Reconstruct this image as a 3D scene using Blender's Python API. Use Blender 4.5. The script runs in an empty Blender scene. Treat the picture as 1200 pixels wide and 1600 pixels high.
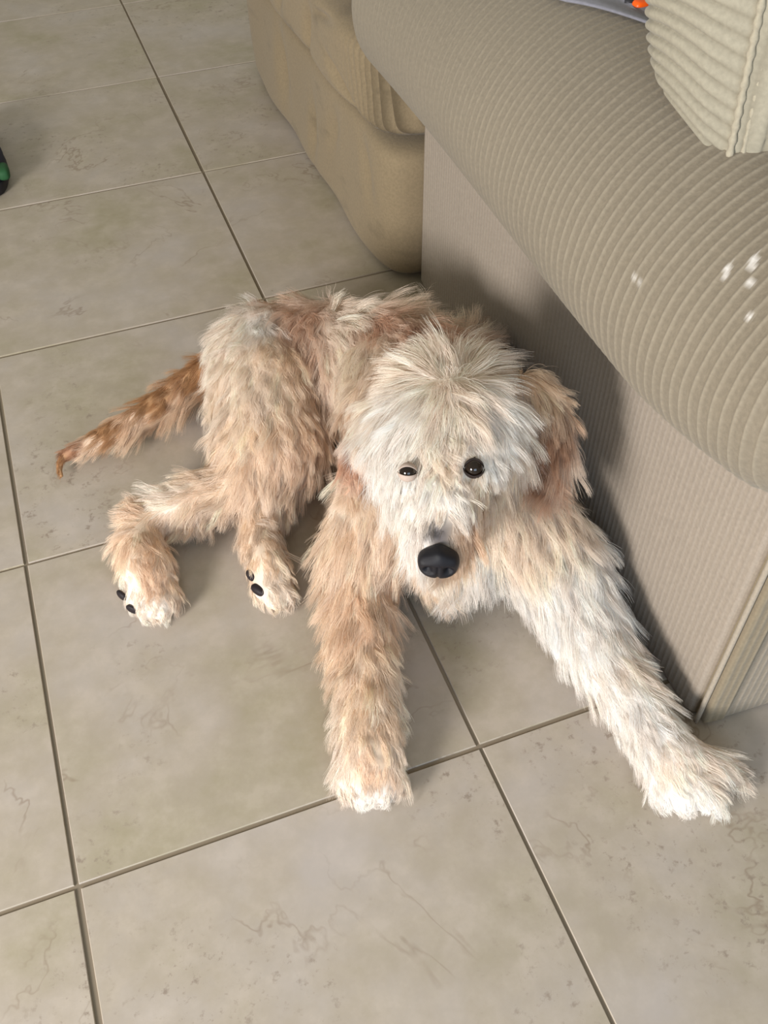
import bpy, math
import numpy as np
from mathutils import Vector, Matrix
from mathutils.kdtree import KDTree

C = bpy.context.scene.collection
scn = bpy.context.scene
PI = math.pi
rng = np.random.default_rng(7)

# ------------------------------------------------------------------ camera
CAM = np.array([-0.27719, -0.45831, 0.99353])
CF = np.array([0.22546434, 0.62379663, -0.74836061])
CR = np.array([0.93757193, -0.34771339, -0.00736731])
CU = np.array([0.26481071, 0.69998083, 0.66325117])
FPX = 1511.22
cam = bpy.data.cameras.new('camera'); co = bpy.data.objects.new('camera', cam); C.objects.link(co)
m = Matrix(((CR[0], CU[0], -CF[0], CAM[0]), (CR[1], CU[1], -CF[1], CAM[1]), (CR[2], CU[2], -CF[2], CAM[2]), (0, 0, 0, 1)))
co.matrix_world = m
cam.sensor_fit = 'VERTICAL'; cam.sensor_height = 32; cam.sensor_width = 24; cam.lens = FPX / 1600 * 32
cam.clip_start = .02
scn.camera = co

# ------------------------------------------------------------------ world, lights, exposure
w = bpy.data.worlds.new('world'); scn.world = w; w.use_nodes = True
bg = w.node_tree.nodes['Background']; bg.inputs[0].default_value = (1.0, .96, .79, 1); bg.inputs[1].default_value = .44


def area(name, loc, target, sx, sy, power, col):
    l = bpy.data.lights.new(name, 'AREA'); l.shape = 'RECTANGLE'; l.size = sx; l.size_y = sy; l.energy = power; l.color = col
    o = bpy.data.objects.new(name, l); C.objects.link(o); o.location = loc
    o.rotation_euler = (Vector(target) - Vector(loc)).to_track_quat('-Z', 'Y').to_euler(); return o


area('window_daylight', (-2.4, -1.15, 1.05), (.1, .3, .15), .8, .8, 120, (1.0, .965, .93))
area('cool_front_fill', (-.5, -2.5, 1.2), (-.1, .1, 0), 1.6, 1.2, 34, (.58, .77, 1.0))  # added cool fill from the front, aimed at the near floor
scn.view_settings.view_transform = 'Standard'; scn.view_settings.look = 'None'
scn.view_settings.exposure = 0.0; scn.view_settings.gamma = 1; scn.view_settings.use_curve_mapping = False


def at(x, y, h=0.0):
    """point of the room at height h metres seen at photograph position x, y (measurement of the photo)"""
    d = CF + CR * (x - 600) / FPX - CU * (y - 800) / FPX
    return CAM + (h - CAM[2]) / d[2] * d


def lin(r, g, b):
    f = lambda c: (c / 255 / 12.92) if c / 255 <= .04045 else ((c / 255 + .055) / 1.055) ** 2.4
    return (f(r), f(g), f(b))


# ------------------------------------------------------------------ mesh helpers
def mesh_obj(name, verts, faces, mat=None, parent=None, smooth=True):
    me = bpy.data.meshes.new(name)
    me.from_pydata([tuple(map(float, v)) for v in verts], [], [tuple(map(int, f)) for f in faces])
    me.update()
    if smooth: me.polygons.foreach_set('use_smooth', [True] * len(me.polygons))
    if mat: me.materials.append(mat)
    o = bpy.data.objects.new(name, me); C.objects.link(o)
    if parent:
        o.parent = parent; o.matrix_parent_inverse = Matrix.Translation(-parent.location)
    return o


def grid_faces(nu, nv, wrap_u=False):
    f = []
    for i in range(nu if wrap_u else nu - 1):
        a = i * nv; b = ((i + 1) % nu) * nv
        for j in range(nv - 1): f.append((a + j, b + j, b + j + 1, a + j + 1))
    return f


def empty(name, loc, label, cat, group=None):
    o = bpy.data.objects.new(name, None); C.objects.link(o); o.location = loc; o.empty_display_size = .05
    tag(o, label, cat, group); return o


def tag(o, label=None, cat=None, group=None, kind=None):
    if label: o['label'] = label
    if cat: o['category'] = cat
    if group: o['group'] = group
    if kind: o['kind'] = kind


def spline(P, n, closed=False):
    P = np.array(P, float); k = len(P)
    if closed: Q = np.vstack([P[-1], P, P[0], P[1]]); segs = k
    else: Q = np.vstack([2 * P[0] - P[1], P, 2 * P[-1] - P[-2]]); segs = k - 1
    out = []
    for t in np.linspace(0, segs, n, endpoint=not closed):
        i = min(int(t), segs - 1); u = t - i
        a, b, c, d = Q[i], Q[i + 1], Q[i + 2], Q[i + 3]
        out.append(.5 * ((2 * b) + (c - a) * u + (2 * a - 5 * b + 4 * c - d) * u * u + (3 * b - a - 3 * c + d) * u ** 3))
    return np.array(out)


def tube(P, r, n=8, cap=True):
    P = np.array(P, float); r = np.broadcast_to(r, (len(P),)); V = []
    up = np.array([0, 0, 1.])
    T = np.gradient(P, axis=0); T /= np.linalg.norm(T, axis=1)[:, None]
    prev = np.cross(T[0], up); 
    if np.linalg.norm(prev) < .1: prev = np.array([1., 0, 0])
    for i in range(len(P)):
        x = prev - T[i] * (prev @ T[i]); x /= np.linalg.norm(x); y = np.cross(T[i], x); prev = x
        for k in range(n):
            a = 2 * PI * k / n; V.append(P[i] + r[i] * (math.cos(a) * x + math.sin(a) * y))
    F = []
    for i in range(len(P) - 1):
        for k in range(n): F.append((i * n + k, i * n + (k + 1) % n, (i + 1) * n + (k + 1) % n, (i + 1) * n + k))
    if cap: F.append(tuple(range(n))[::-1]); F.append(tuple(range((len(P) - 1) * n, len(P) * n)))
    return V, F


def superbox(c, h, e=5, n=60, fn=None):
    """rounded cushion-like box: a cube sphere pushed onto a superellipsoid"""
    V = []; F = []
    for ax in range(3):
        for s in (-1, 1):
            b = len(V)
            for i in range(n):
                for j in range(n):
                    u, v = -1 + 2 * i / (n - 1), -1 + 2 * j / (n - 1)
                    p = np.zeros(3); p[ax] = s; p[(ax + 1) % 3] = u; p[(ax + 2) % 3] = v
                    p /= (np.abs(p) ** e).sum() ** (1 / e)
                    V.append(p)
            for i in range(n - 1):
                for j in range(n - 1):
                    q = (b + i * n + j, b + (i + 1) * n + j, b + (i + 1) * n + j + 1, b + i * n + j + 1)
                    F.append(q if s > 0 else q[::-1])
    V = np.array(V); U = V.copy(); V = V * np.array(h)
    if fn is not None: V = fn(U, V)
    return V + np.array(c), F


def set_rib(o, v):
    v = np.asarray(v, float); a = o.data.color_attributes.new('rib', 'FLOAT_COLOR', 'POINT')
    a.data.foreach_set('color', np.stack([v, v, v, v * 0 + 1], 1).astype(np.float32).ravel()); return o


def weld(o, d=1e-5):
    import bmesh
    bm = bmesh.new(); bm.from_mesh(o.data); bmesh.ops.remove_doubles(bm, verts=bm.verts, dist=d)
    bmesh.ops.recalc_face_normals(bm, faces=bm.faces); bm.to_mesh(o.data); bm.free()
    return o


# ------------------------------------------------------------------ materials
class NT:
    def __init__(s, name):
        s.m = bpy.data.materials.new(name); s.m.use_nodes = True; s.t = s.m.node_tree; s.b = s.t.nodes['Principled BSDF']

    def n(s, typ, **k):
        nd = s.t.nodes.new(typ)
        for a, v in k.items():
            if a.startswith('i_'):
                key = a[2:]; key = int(key) if key.isdigit() else key.replace('_', ' ')
                if hasattr(v, 'is_output'): s.t.links.new(v, nd.inputs[key])
                else: nd.inputs[key].default_value = v
            else: setattr(nd, a, v)
        return nd

    def l(s, a, b): s.t.links.new(a, b)

    def math(s, op, a, b=None, c=None, clamp=False):
        nd = s.t.nodes.new('ShaderNodeMath'); nd.operation = op; nd.use_clamp = clamp
        for i, v in enumerate((a, b, c)):
            if v is None: continue
            if hasattr(v, 'is_output'): s.l(v, nd.inputs[i])
            else: nd.inputs[i].default_value = v
        return nd.outputs[0]

    def mix(s, fac, a, b, mode='MIX'):
        nd = s.t.nodes.new('ShaderNodeMix'); nd.data_type = 'RGBA'; nd.blend_type = mode
        for i, v in ((0, fac), (6, a), (7, b)):
            if hasattr(v, 'is_output'): s.l(v, nd.inputs[i])
            else: nd.inputs[i].default_value = v if i == 0 else (*v, 1)
        return nd.outputs[2]

    def ramp(s, fac, stops):
        nd = s.t.nodes.new('ShaderNodeValToRGB'); s.l(fac, nd.inputs[0]); e = nd.color_ramp.elements
        while len(e) < len(stops): e.new(.5)
        for el, (p, c) in zip(e, stops): el.position = p; el.color = (*c, 1) if len(c) == 3 else c
        return nd.outputs[0]


def plain(name, col, rough=.6, spec=.3):
    t = NT(name); t.b.inputs['Base Color'].default_value = (*col, 1); t.b.inputs['Roughness'].default_value = rough
    t.b.inputs['Specular IOR Level'].default_value = spec; return t.m


def fabric(name, col, axis=None, pitch=.009, depth=.0009, ribcol=.86, wear=False, mot=.10, groove=None, smudge=False):
    t = NT(name)
    tc = t.n('ShaderNodeTexCoord').outputs['Object']
    base = col
    n1 = t.n('ShaderNodeTexNoise', i_Vector=tc, i_Scale=5.0, i_Detail=4.0).outputs['Fac']
    n2 = t.n('ShaderNodeTexNoise', i_Vector=tc, i_Scale=240.0, i_Detail=3.0).outputs['Fac']
    c = t.mix(n1, tuple(x * (1 - mot) for x in base), tuple(min(1, x * (1 + mot)) for x in base))
    c = t.mix(.35, c, t.ramp(n2, [(.3, tuple(x * .72 for x in base)), (.7, tuple(min(1, x * 1.2) for x in base))]))
    hgt = n2
    if axis is not None:
        sp = t.n('ShaderNodeSeparateXYZ', i_Vector=tc).outputs[axis]
        wob = t.n('ShaderNodeTexNoise', i_Vector=tc, i_Scale=14.0).outputs['Fac']
        ph = t.math('ADD', t.math('MULTIPLY', sp, 2 * PI / pitch), t.math('MULTIPLY', wob, 1.3))
        rb = t.math('MULTIPLY_ADD', t.math('COSINE', ph), .5, .5)
        rb = t.math('POWER', rb, 1.6)
        c = t.mix(rb, t.mix(1.0, c, (ribcol, ribcol * .985, ribcol * .96), 'MULTIPLY'), c)
        hgt = t.math('ADD', rb, t.math('MULTIPLY', n2, .35))
    if groove:  # rib grooves and pleats darkened in the colour to add shading
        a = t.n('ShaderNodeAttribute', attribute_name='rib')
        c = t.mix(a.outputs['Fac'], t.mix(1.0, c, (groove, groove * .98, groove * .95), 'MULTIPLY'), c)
    if smudge:
        mp = t.n('ShaderNodeMapping', i_Vector=tc); mp.inputs['Scale'].default_value = (6, 9, 22); mp.inputs['Rotation'].default_value = (.5, 0, 0)
        sm = t.n('ShaderNodeTexNoise', i_Vector=mp.outputs[0], i_Scale=1.0, i_Detail=3.0).outputs['Fac']
        c = t.mix(t.math('MULTIPLY', t.math('SUBTRACT', sm, .60), 3.5, clamp=True), c, tuple(x * .55 for x in base))
    if wear:
        a = t.n('ShaderNodeAttribute', attribute_name='wear')
        sc_ = t.n('ShaderNodeSeparateColor', i_Color=a.outputs['Color'])
        c = t.mix(sc_.outputs[1], t.mix(1.0, c, (.90, .89, .88), 'MULTIPLY'), t.mix(1.0, c, (1.09, 1.09, 1.09), 'MULTIPLY'))
        c = t.mix(sc_.outputs[0], c, lin(226, 222, 218))
    bp = t.n('ShaderNodeBump', i_Height=hgt, i_Strength=.7, i_Distance=depth)
    t.l(c, t.b.inputs['Base Color']); t.l(bp.outputs[0], t.b.inputs['Normal'])
    t.b.inputs['Roughness'].default_value = .95; t.b.inputs['Specular IOR Level'].default_value = .1
    t.b.inputs['Sheen Weight'].default_value = .15; t.b.inputs['Sheen Roughness'].default_value = .5
    return t.m


SOFA = lin(130, 121, 106)
M_arm = fabric('corduroy_arm', SOFA, None, wear=True)
M_side = fabric('corduroy_side', lin(153, 142, 130), 1, .009, .0005, .955)
M_front = fabric('corduroy_front', lin(150, 139, 124), 0, .009, .0009, .85)
M_back = fabric('worn_back_fabric', lin(134, 119, 95), None, depth=.0006, mot=.14, smudge=True)
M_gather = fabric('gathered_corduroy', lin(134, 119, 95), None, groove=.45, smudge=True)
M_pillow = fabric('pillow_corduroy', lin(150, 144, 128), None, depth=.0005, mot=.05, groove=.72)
M_sheen = fabric('blue_grey_sheen', lin(128, 128, 138), None, depth=.0003, mot=.05)  # bluish sheen of the arm top put into a colour
M_gap = plain('dark_gap_shade', lin(70, 58, 42), .9, .1)  # dark colour for the shade inside the gap

# floor material: each tile carries its own shifted marbling
T = .45
t = NT('marbled_ceramic_tile')
pos = t.n('ShaderNodeTexCoord').outputs['Object']
sc = t.n('ShaderNodeVectorMath', operation='SCALE', i_Vector=pos); sc.inputs['Scale'].default_value = 1 / T
fl = t.n('ShaderNodeVectorMath', operation='FLOOR', i_0=sc.outputs[0])
wn = t.n('ShaderNodeTexWhiteNoise', noise_dimensions='3D', i_Vector=fl.outputs[0])
off = t.n('ShaderNodeVectorMath', operation='MULTIPLY_ADD', i_0=wn.outputs['Color'], i_1=(9, 9, 9), i_2=pos).outputs[0]
big = t.n('ShaderNodeTexNoise', i_Vector=off, i_Scale=5.0, i_Detail=6.0, i_Roughness=.6).outputs['Fac']
med = t.n('ShaderNodeTexNoise', i_Vector=off, i_Scale=26.0, i_Detail=5.0, i_Roughness=.65).outputs['Fac']
col = t.ramp(big, [(.32, lin(160, 151, 128)), (.5, lin(173, 162, 149)), (.68, lin(180, 171, 166))])
col = t.mix(t.math('MULTIPLY', med, .45), col, t.ramp(med, [(.35, lin(150, 139, 118)), (.65, lin(196, 184, 170))]))
# veins: thin level lines of a warped noise, only in patches
wv = t.n('ShaderNodeTexNoise', i_Vector=off, i_Scale=3.6, i_Detail=5.0, i_Roughness=.62, i_Distortion=.5).outputs['Fac']
vein = t.math('SUBTRACT', 1.0, t.math('MULTIPLY', t.math('ABSOLUTE', t.math('SUBTRACT', wv, .5)), 95.0), clamp=True)
mask = t.math('MULTIPLY', t.math('SUBTRACT', t.n('ShaderNodeTexNoise', i_Vector=off, i_Scale=8.0, i_Detail=3.0).outputs['Fac'], .50), 6.0, clamp=True)
col = t.mix(t.math('MULTIPLY', t.math('MULTIPLY', vein, mask), .5), col, lin(120, 98, 80))
# small pitted grey-brown flecks in clusters
fk = t.n('ShaderNodeTexNoise', i_Vector=off, i_Scale=75.0, i_Detail=4.0, i_Roughness=.7).outputs['Fac']
fm = t.n('ShaderNodeTexNoise', i_Vector=off, i_Scale=4.5, i_Detail=3.0).outputs['Fac']
fleck = t.math('MULTIPLY', t.math('MULTIPLY', t.math('SUBTRACT', fk, .57), 9.0, clamp=True), t.math('MULTIPLY', t.math('SUBTRACT', fm, .50), 8.0, clamp=True))
col = t.mix(t.math('MULTIPLY', fleck, .8), col, lin(138, 124, 112))
t.l(col, t.b.inputs['Base Color'])
t.b.inputs['Roughness'].default_value = .42; t.b.inputs['Specular IOR Level'].default_value = .32
bp = t.n('ShaderNodeBump', i_Height=med, i_Strength=.25, i_Distance=.0006); t.l(bp.outputs[0], t.b.inputs['Normal'])
M_tile = t.m
M_grout = plain('grey_brown_grout', lin(134, 122, 106), .95, .05)

# ------------------------------------------------------------------ floor: tiles with bevelled edges over a grout bed, one mesh
V = []; F = []; MI = []
g = .0024; bz = .0007
for i in range(-6, 6):
    for j in range(-5, 10):
        jx, jy = rng.normal(0, .0005, 2)
        x0, x1, y0, y1 = i * T + g + jx, (i + 1) * T - g + jx, j * T + g + jy, (j + 1) * T - g + jy
        b = len(V)
        for (k, z) in ((0, -.004), (0, -bz), (bz, 0)):
            V += [(x0 + k, y0 + k, z), (x1 - k, y0 + k, z), (x1 - k, y1 - k, z), (x0 + k, y1 - k, z)]
        for r in (0, 4):
            for q in range(4): F.append((b + r + q, b + r + (q + 1) % 4, b + r + 4 + (q + 1) % 4, b + r + 4 + q)); MI.append(0)
        F.append((b + 8, b + 9, b + 10, b + 11)); MI.append(0)
b = len(V); X0, X1, Y0, Y1 = -6 * T, 6 * T, -5 * T, 10 * T
V += [(X0, Y0, -.0022), (X1, Y0, -.0022), (X1, Y1, -.0022), (X0, Y1, -.0022)]; F.append((b, b + 1, b + 2, b + 3)); MI.append(1)
floor = mesh_obj('floor', V, F, M_tile, smooth=False); floor.data.materials.append(M_grout)
floor.data.polygons.foreach_set('material_index', MI)
tag(floor, 'cream marbled square floor tiles with thin grey-brown grout', kind='structure')

# ------------------------------------------------------------------ sofa
sofa = empty('sofa', (0, 0, 0), 'beige corduroy sofa with a fat rolled arm beside the dog', 'sofa')
PITCH = .0128


def ridge(ph):
    d = np.abs((ph % 1.0) - .5) * 2
    return np.exp(-(1 - d) ** 2 / .06)


# the rolled arm: profile swept along y, real ribs wrapped around the roll
prof = spline([(.268, .372), (.235, .366), (.203, .372), (.180, .392), (.166, .425), (.163, .465), (.176, .513), (.208, .557), (.255, .588),
               (.31, .598), (.365, .587), (.405, .555), (.425, .505), (.43, .44), (.43, .36)], 150)
NY = 1000
ys = np.linspace(-.085, .93, NY)
cen = np.array([.295, .47])
VV = np.zeros((NY, len(prof), 3)); RB = np.zeros((NY, len(prof)))
tn = np.gradient(prof, axis=0); nr = np.stack([-tn[:, 1], tn[:, 0]], 1); nr /= np.linalg.norm(nr, axis=1)[:, None]
nr *= np.where(((prof - cen) * nr).sum(1) < 0, -1, 1)[:, None]
sarc = np.linspace(0, 1, len(prof))
for k, y in enumerate(ys):
    e0 = max(0, min(1, (y + .085) / .05)); e1 = max(0, min(1, (.93 - y) / .07))
    s = (1 - (1 - e0) ** 2.5 * .10) * (1 - (1 - e1) ** 2.2 * .45)
    lift = .04 * max(0, (.12 - y) / .2) ** 1.5
    fat = .006 * math.sin((y + .1) * 6.0)
    p = cen + (prof - cen) * s + nr * fat * .5
    wob = .10 * np.sin(sarc * 9 + y * 5) + .05 * np.sin(sarc * 31 + y * 40)
    rb = ridge(y / PITCH + wob)
    fade = .25 + .75 * np.clip((.62 - y) / .5, 0, 1)
    p = p + nr * (rb * .0015 * fade)[:, None]
    RB[k] = rb * fade + (1 - fade) * .5
    VV[k, :, 0] = p[:, 0]; VV[k, :, 1] = y; VV[k, :, 2] = p[:, 1] + lift
V = VV.reshape(-1, 3); F = grid_faces(NY, len(prof))
n0 = len(V)
V = np.vstack([V, [[cen[0], ys[0] - .006, cen[1]], [cen[0], ys[-1] + .006, cen[1]]]])
P_ = len(prof)
F += [(n0, j + 1, j) for j in range(P_ - 1)] + [(n0 + 1, (NY - 1) * P_ + j, (NY - 1) * P_ + j + 1) for j in range(P_ - 1)]
arm = mesh_obj('arm', V, F, M_arm, sofa)
wear = np.zeros(len(V))
Q = (V - CAM); zz = Q @ CF; PX = np.stack([600 + FPX * (Q @ CR) / zz, 800 - FPX * (Q @ CU) / zz], 1)
for (cx, cy, r) in ((1168, 395, 11), (1178, 408, 9), (1174, 420, 8), (1140, 416, 7), (1134, 430, 6), (1176, 440, 7), (1172, 492, 8), (986, 432, 6), (998, 444, 6), (1150, 356, 4), (905, 108, 6)):
    c3 = V[np.argmin(np.linalg.norm(PX[:n0] - [cx, cy], axis=1))]
    d = np.linalg.norm(V - c3, axis=1) / (r * .00050)
    nz = np.sin(V[:, 1] * 2100 + V[:, 2] * 900) * .25 + np.sin(V[:, 2] * 2600 + cx) * .25
    amt = .6 if r > 6 or cx > 1100 else .35
    wear = np.maximum(wear, np.clip((1.25 - d + nz) * 1.6, 0, 1) * amt)
ca = arm.data.color_attributes.new('wear', 'FLOAT_COLOR', 'POINT')
rbv = np.append(RB.ravel(), [.5, .5])
ca.data.foreach_set('color', np.stack([wear, rbv, wear * 0, wear * 0 + 1], 1).astype(np.float32).ravel())

# flat side of the arm under the roll: slightly skewed slab with rounded front corner
def slab(name, P, z0, z1, mat, r=.012):
    P = np.array(P, float); out = []
    k = len(P)
    for i in range(k):
        a, b, c = P[i - 1], P[i], P[(i + 1) % k]
        u = (a - b) / np.linalg.norm(a - b); v = (c - b) / np.linalg.norm(c - b)
        for s in np.linspace(0, 1, 7):
            p0, p2 = b + u * r, b + v * r
            out.append((1 - s) ** 2 * p0 + 2 * s * (1 - s) * b + s * s * p2)
    out = np.array(out); n = len(out); V = []; F = []
    cc = out.mean(0)
    rows = [(z0, .006), (z0 + .006, 0), (z1 - .006, 0), (z1, .006)]
    for z, ins in rows:
        for p in out:
            d = (cc - p); d /= np.linalg.norm(d); q = p + d * ins; V.append((q[0], q[1], z))
    for a in range(len(rows) - 1):
        for i in range(n): F.append((a * n + i, a * n + (i + 1) % n, (a + 1) * n + (i + 1) % n, (a + 1) * n + i))
    F.append(tuple(range(n))[::-1]); F.append(tuple(range((len(rows) - 1) * n, len(rows) * n)))
    return mesh_obj(name, V, F, mat, sofa, smooth=False)


side = slab('arm_side_panel', [(.240, -.052), (.43, -.052), (.43, .845), (.2655, .850)], .004, .40, M_side)
front = slab('arm_front_panel', [(.247, -.066), (.45, -.074), (.45, -.045), (.247, -.045)], .004, .42, M_front, .006)
slab('front_strip', [(.246, -.0685), (.272, -.0715), (.272, -.05), (.246, -.05)], .006, .41, fabric('corduroy_strip', lin(140, 128, 108), 0, .009, .0009, .85), .003)
V, F = tube(spline([(.2425, -.0605, z) for z in np.linspace(.006, .41, 12)], 40), .0030, 8)
mesh_obj('piping', V, F, fabric('piping_fabric', lin(156, 145, 130)), sofa)

# backrest beyond the arm: stacked bulging bands, hanging outwards a little
def band(name, c, h, e, folds, mat, n=90, pleats=False):
    def fn(U, V):
        V = V.copy()
        side_w = np.clip(-U[:, 0], 0, 1) ** 2
        y = V[:, 1] + c[1]; z = V[:, 2] + c[2]
        for (fy, fz, ry, rz, ang, amp) in folds:
            dy, dz = y - fy, z - fz; a = math.radians(ang)
            p, q = dy * math.cos(a) + dz * math.sin(a), -dy * math.sin(a) + dz * math.cos(a)
            V[:, 0] += side_w * 1.7 * amp * np.exp(-(p / ry) ** 2 - (q / rz) ** 2)
        V[:, 0] += side_w * .003 * np.sin(y * 23 + z * 17)
        if pleats:
            wgt = np.exp(-((y - .855) / .075) ** 2) * side_w
            V[:, 0] -= wgt * .009 * np.cos((y - z * .12) * 2 * PI / .016)
        return V
    V, F = superbox(c, h, e, n, fn); o = mesh_obj(name, V, F, mat, sofa)
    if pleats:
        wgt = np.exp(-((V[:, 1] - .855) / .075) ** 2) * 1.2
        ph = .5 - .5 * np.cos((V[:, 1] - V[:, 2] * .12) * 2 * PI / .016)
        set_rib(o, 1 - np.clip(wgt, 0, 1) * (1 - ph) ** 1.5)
    return weld(o)


band('backrest_skirt', (.465, 1.31, .122), (.260, .462, .124), 12,
     [(.95, .17, .05, .02, 60, .006), (1.25, .10, .02, .06, 10, .008), (1.12, .16, .018, .05, 20, .006), (1.45, .14, .03, .07, 0, .01)], M_back)
band('backrest_lower_cushion', (.455, 1.30, .318), (.268, .452, .074), 7,
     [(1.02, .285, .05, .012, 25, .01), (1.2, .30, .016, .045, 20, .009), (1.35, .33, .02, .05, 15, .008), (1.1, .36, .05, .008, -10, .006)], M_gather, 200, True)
band('backrest_upper_cushion', (.52, 1.32, .52), (.29, .40, .14), 3.6, [(1.1, .45, .05, .03, 10, .008)], M_back)
V, F = superbox((.39, .868, .22), (.10, .012, .20), 6, 12); weld(mesh_obj('gap_shade_box', V, F, M_gap, sofa))  # first box: dark filler standing in for the shade between arm and backrest
V, F = superbox((.78, .44, .30), (.335, .50, .12), 7, 30); weld(mesh_obj('seat_cushion', V, F, M_back, sofa))
V, F = superbox((.78, .44, .10), (.335, .50, .095), 9, 30); weld(mesh_obj('base', V, F, M_back, sofa))

# ------------------------------------------------------------------ corduroy cushion on the arm
def cushion():
    root = empty('throw_pillow', (.33, .17, .60), 'boxy pale beige wide-rib corduroy cushion sitting on the sofa arm', 'cushion')
    n = 150
    c0 = at(1137, 258, .578)                                  # the lower front corner that points at the floor
    far = at(1002, 92, .606)
    ux = at(1210, 258, .580) - c0; ux /= np.linalg.norm(ux)    # along the front face
    uz = np.array([-.05, .03, 1.0]); uz /= np.linalg.norm(uz)
    uy = far - c0; uy[2] = 0; D = np.linalg.norm(uy); uy /= D  # thickness, away from camera
    W, H = .40, .36

    def P(a, b, h):  # a along front, b along thickness, h up (metres)
        return c0 + ux * a + uy * b + uz * h
    # gusset (side): b in 0..D, h in 0..H, ribs run along b
    V = []; RV = []
    for i in range(n * 2):
        h = H * i / (n * 2 - 1)
        for j in range(n):
            b = D * j / (n - 1); s = j / (n - 1); r = i / (n * 2 - 1)
            bul = .034 * (4 * s * (1 - s)) ** .7 * (4 * r * (1 - r)) ** .52
            sag = .004 * math.sin(PI * s)
            curve = .030 * (1 - s) ** 1 * s * 2
            ph = (h + .035 * s - .02 * math.sin(PI * s) + .002 * math.sin(7 * s + 12 * r)) / .0135
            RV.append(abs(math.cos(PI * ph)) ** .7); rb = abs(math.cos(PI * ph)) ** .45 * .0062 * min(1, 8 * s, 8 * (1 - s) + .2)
            lowc = .034 * (s ** 1.15) * max(0, 1 - r * 2.2) ** 1.2
            inn = .05 * max(0, s - .55) ** 1.0 * (r > -1)
            p = P(-bul - rb + inn * .6, b - .0 * h, h + sag * (1 - r) + lowc)
            V.append(p)
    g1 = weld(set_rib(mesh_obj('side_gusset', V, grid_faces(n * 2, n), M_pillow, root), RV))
    # front face: a in 0..W, h in 0..H, ribs run upward
    V = []; RV = []
    for i in range(n * 2):
        a = W * i / (n * 2 - 1); r = i / (n * 2 - 1)
        for j in range(n):
            h = H * j / (n - 1); s = j / (n - 1)
            bul = .045 * (4 * s * (1 - s)) ** .45 * (4 * r * (1 - r)) ** .6
            ph = (a + .0025 * math.sin(9 * s)) / .0135
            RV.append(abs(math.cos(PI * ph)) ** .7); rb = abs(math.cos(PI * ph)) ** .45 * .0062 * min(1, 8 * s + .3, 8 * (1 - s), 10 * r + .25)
            V.append(P(a, -bul - rb, h - .008 * math.sin(PI * r)))
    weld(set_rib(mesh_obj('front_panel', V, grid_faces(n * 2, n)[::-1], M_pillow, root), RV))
    # back panel and far gusset, top and bottom
    V = []
    for i in range(40):
        for j in range(40):
            r, s = i / 39, j / 39
            V.append(P(.024 + (W - .024) * r, D - .004 + .03 * (16 * s * (1 - s) * r * (1 - r)) ** .5, .034 * max(0, 1 - s * 2.2) ** 1.2 * (1 - r) + H * s))
    set_rib(mesh_obj('back_panel', V, grid_faces(40, 40), M_pillow, root), np.ones(len(V)))
    V = [P(W, D * s, H * r) for r in np.linspace(0, 1, 12) for s in np.linspace(0, 1, 12)]
    set_rib(mesh_obj('far_gusset', V, grid_faces(12, 12), M_pillow, root), np.ones(len(V)))
    for nm, hh in (('bottom_panel', 0), ('top_panel', H)):
        V = []
        for r in np.linspace(0, 1, 30):
            for s in np.linspace(0, 1, 30):
                up = .034 * s ** 1.15 * (1 - r) if hh == 0 else 0
                V.append(P(.006 + .02 * s * (1 - r) + (W - .006) * r, D * s * .985, hh + up + .004 * (1 - r) * (hh == 0) + (.02 * (16 * r * (1 - r) * s * (1 - s)) ** .5 if hh else .003)))
        set_rib(mesh_obj(nm, V, grid_faces(30, 30), M_pillow, root), np.ones(len(V)))
    # rough piped seams
    pm = fabric('piping_cord', lin(160, 152, 134))
    def cord(name, pts, r):
        pts = spline(pts, 160); rr = r * (1 + .22 * np.sin(np.arange(160) * 1.25))
        V, F = tube(pts, rr, 8); mesh_obj(name, V, F, pm, root)
    cord('piping', [P(-.002, -.003, h) for h in np.linspace(-.002, H, 9)], .0030)
    cord('piping', [P(.007, -.005, h) for h in np.linspace(0, H, 9)], .0020)
    low = lambda s, r=0.: .034 * s ** 1.15 * max(0, 1 - r * 2.2) ** 1.2
    cord('piping', [P(.05 * max(0, s - .55) * .6, D * s, low(s) - .001) for s in np.linspace(0, 1, 9)], .003)
    cord('piping', [P(.0125, D + .001, low(1, r) + H * r) for r in np.linspace(0, 1, 12)], .004)
    return root


pillow = cushion()

# ------------------------------------------------------------------ blue-grey sheen of the arm top, added as a thin coloured sheet, and small orange toy
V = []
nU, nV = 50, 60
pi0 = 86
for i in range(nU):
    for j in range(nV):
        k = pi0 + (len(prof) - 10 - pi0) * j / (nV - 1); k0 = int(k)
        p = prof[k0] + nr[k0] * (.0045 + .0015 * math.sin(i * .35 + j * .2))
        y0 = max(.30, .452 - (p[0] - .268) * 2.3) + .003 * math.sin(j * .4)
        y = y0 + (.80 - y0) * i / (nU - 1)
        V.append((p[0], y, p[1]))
sheen_patch = mesh_obj('arm_sheen_sheet', V, grid_faces(nU, nV), M_sheen)
so = sheen_patch.modifiers.new('thick', 'SOLIDIFY'); so.thickness = .002; so.offset = 1
tag(sheen_patch, 'blue-grey sheen on the sofa arm behind the corduroy cushion, built as a thin sheet', 'sheen_patch')

pt = at(1001, 9, .60)
V, F = superbox(pt, (.0085, .007, .006), 3, 12)
toy = weld(mesh_obj('toy', V, F, plain('orange_plastic', lin(245, 95, 15), .4, .4)))
V, F = tube([pt + np.array([-.012, .012, .001]), pt + np.array([-.004, .007, .001])], .0028, 8)
mesh_obj('dark_end', V, F, plain('dark_plastic', lin(50, 50, 55), .5), toy)
tag(toy, 'tiny bright orange toy peeking out behind the corduroy cushion', 'toy')

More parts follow.
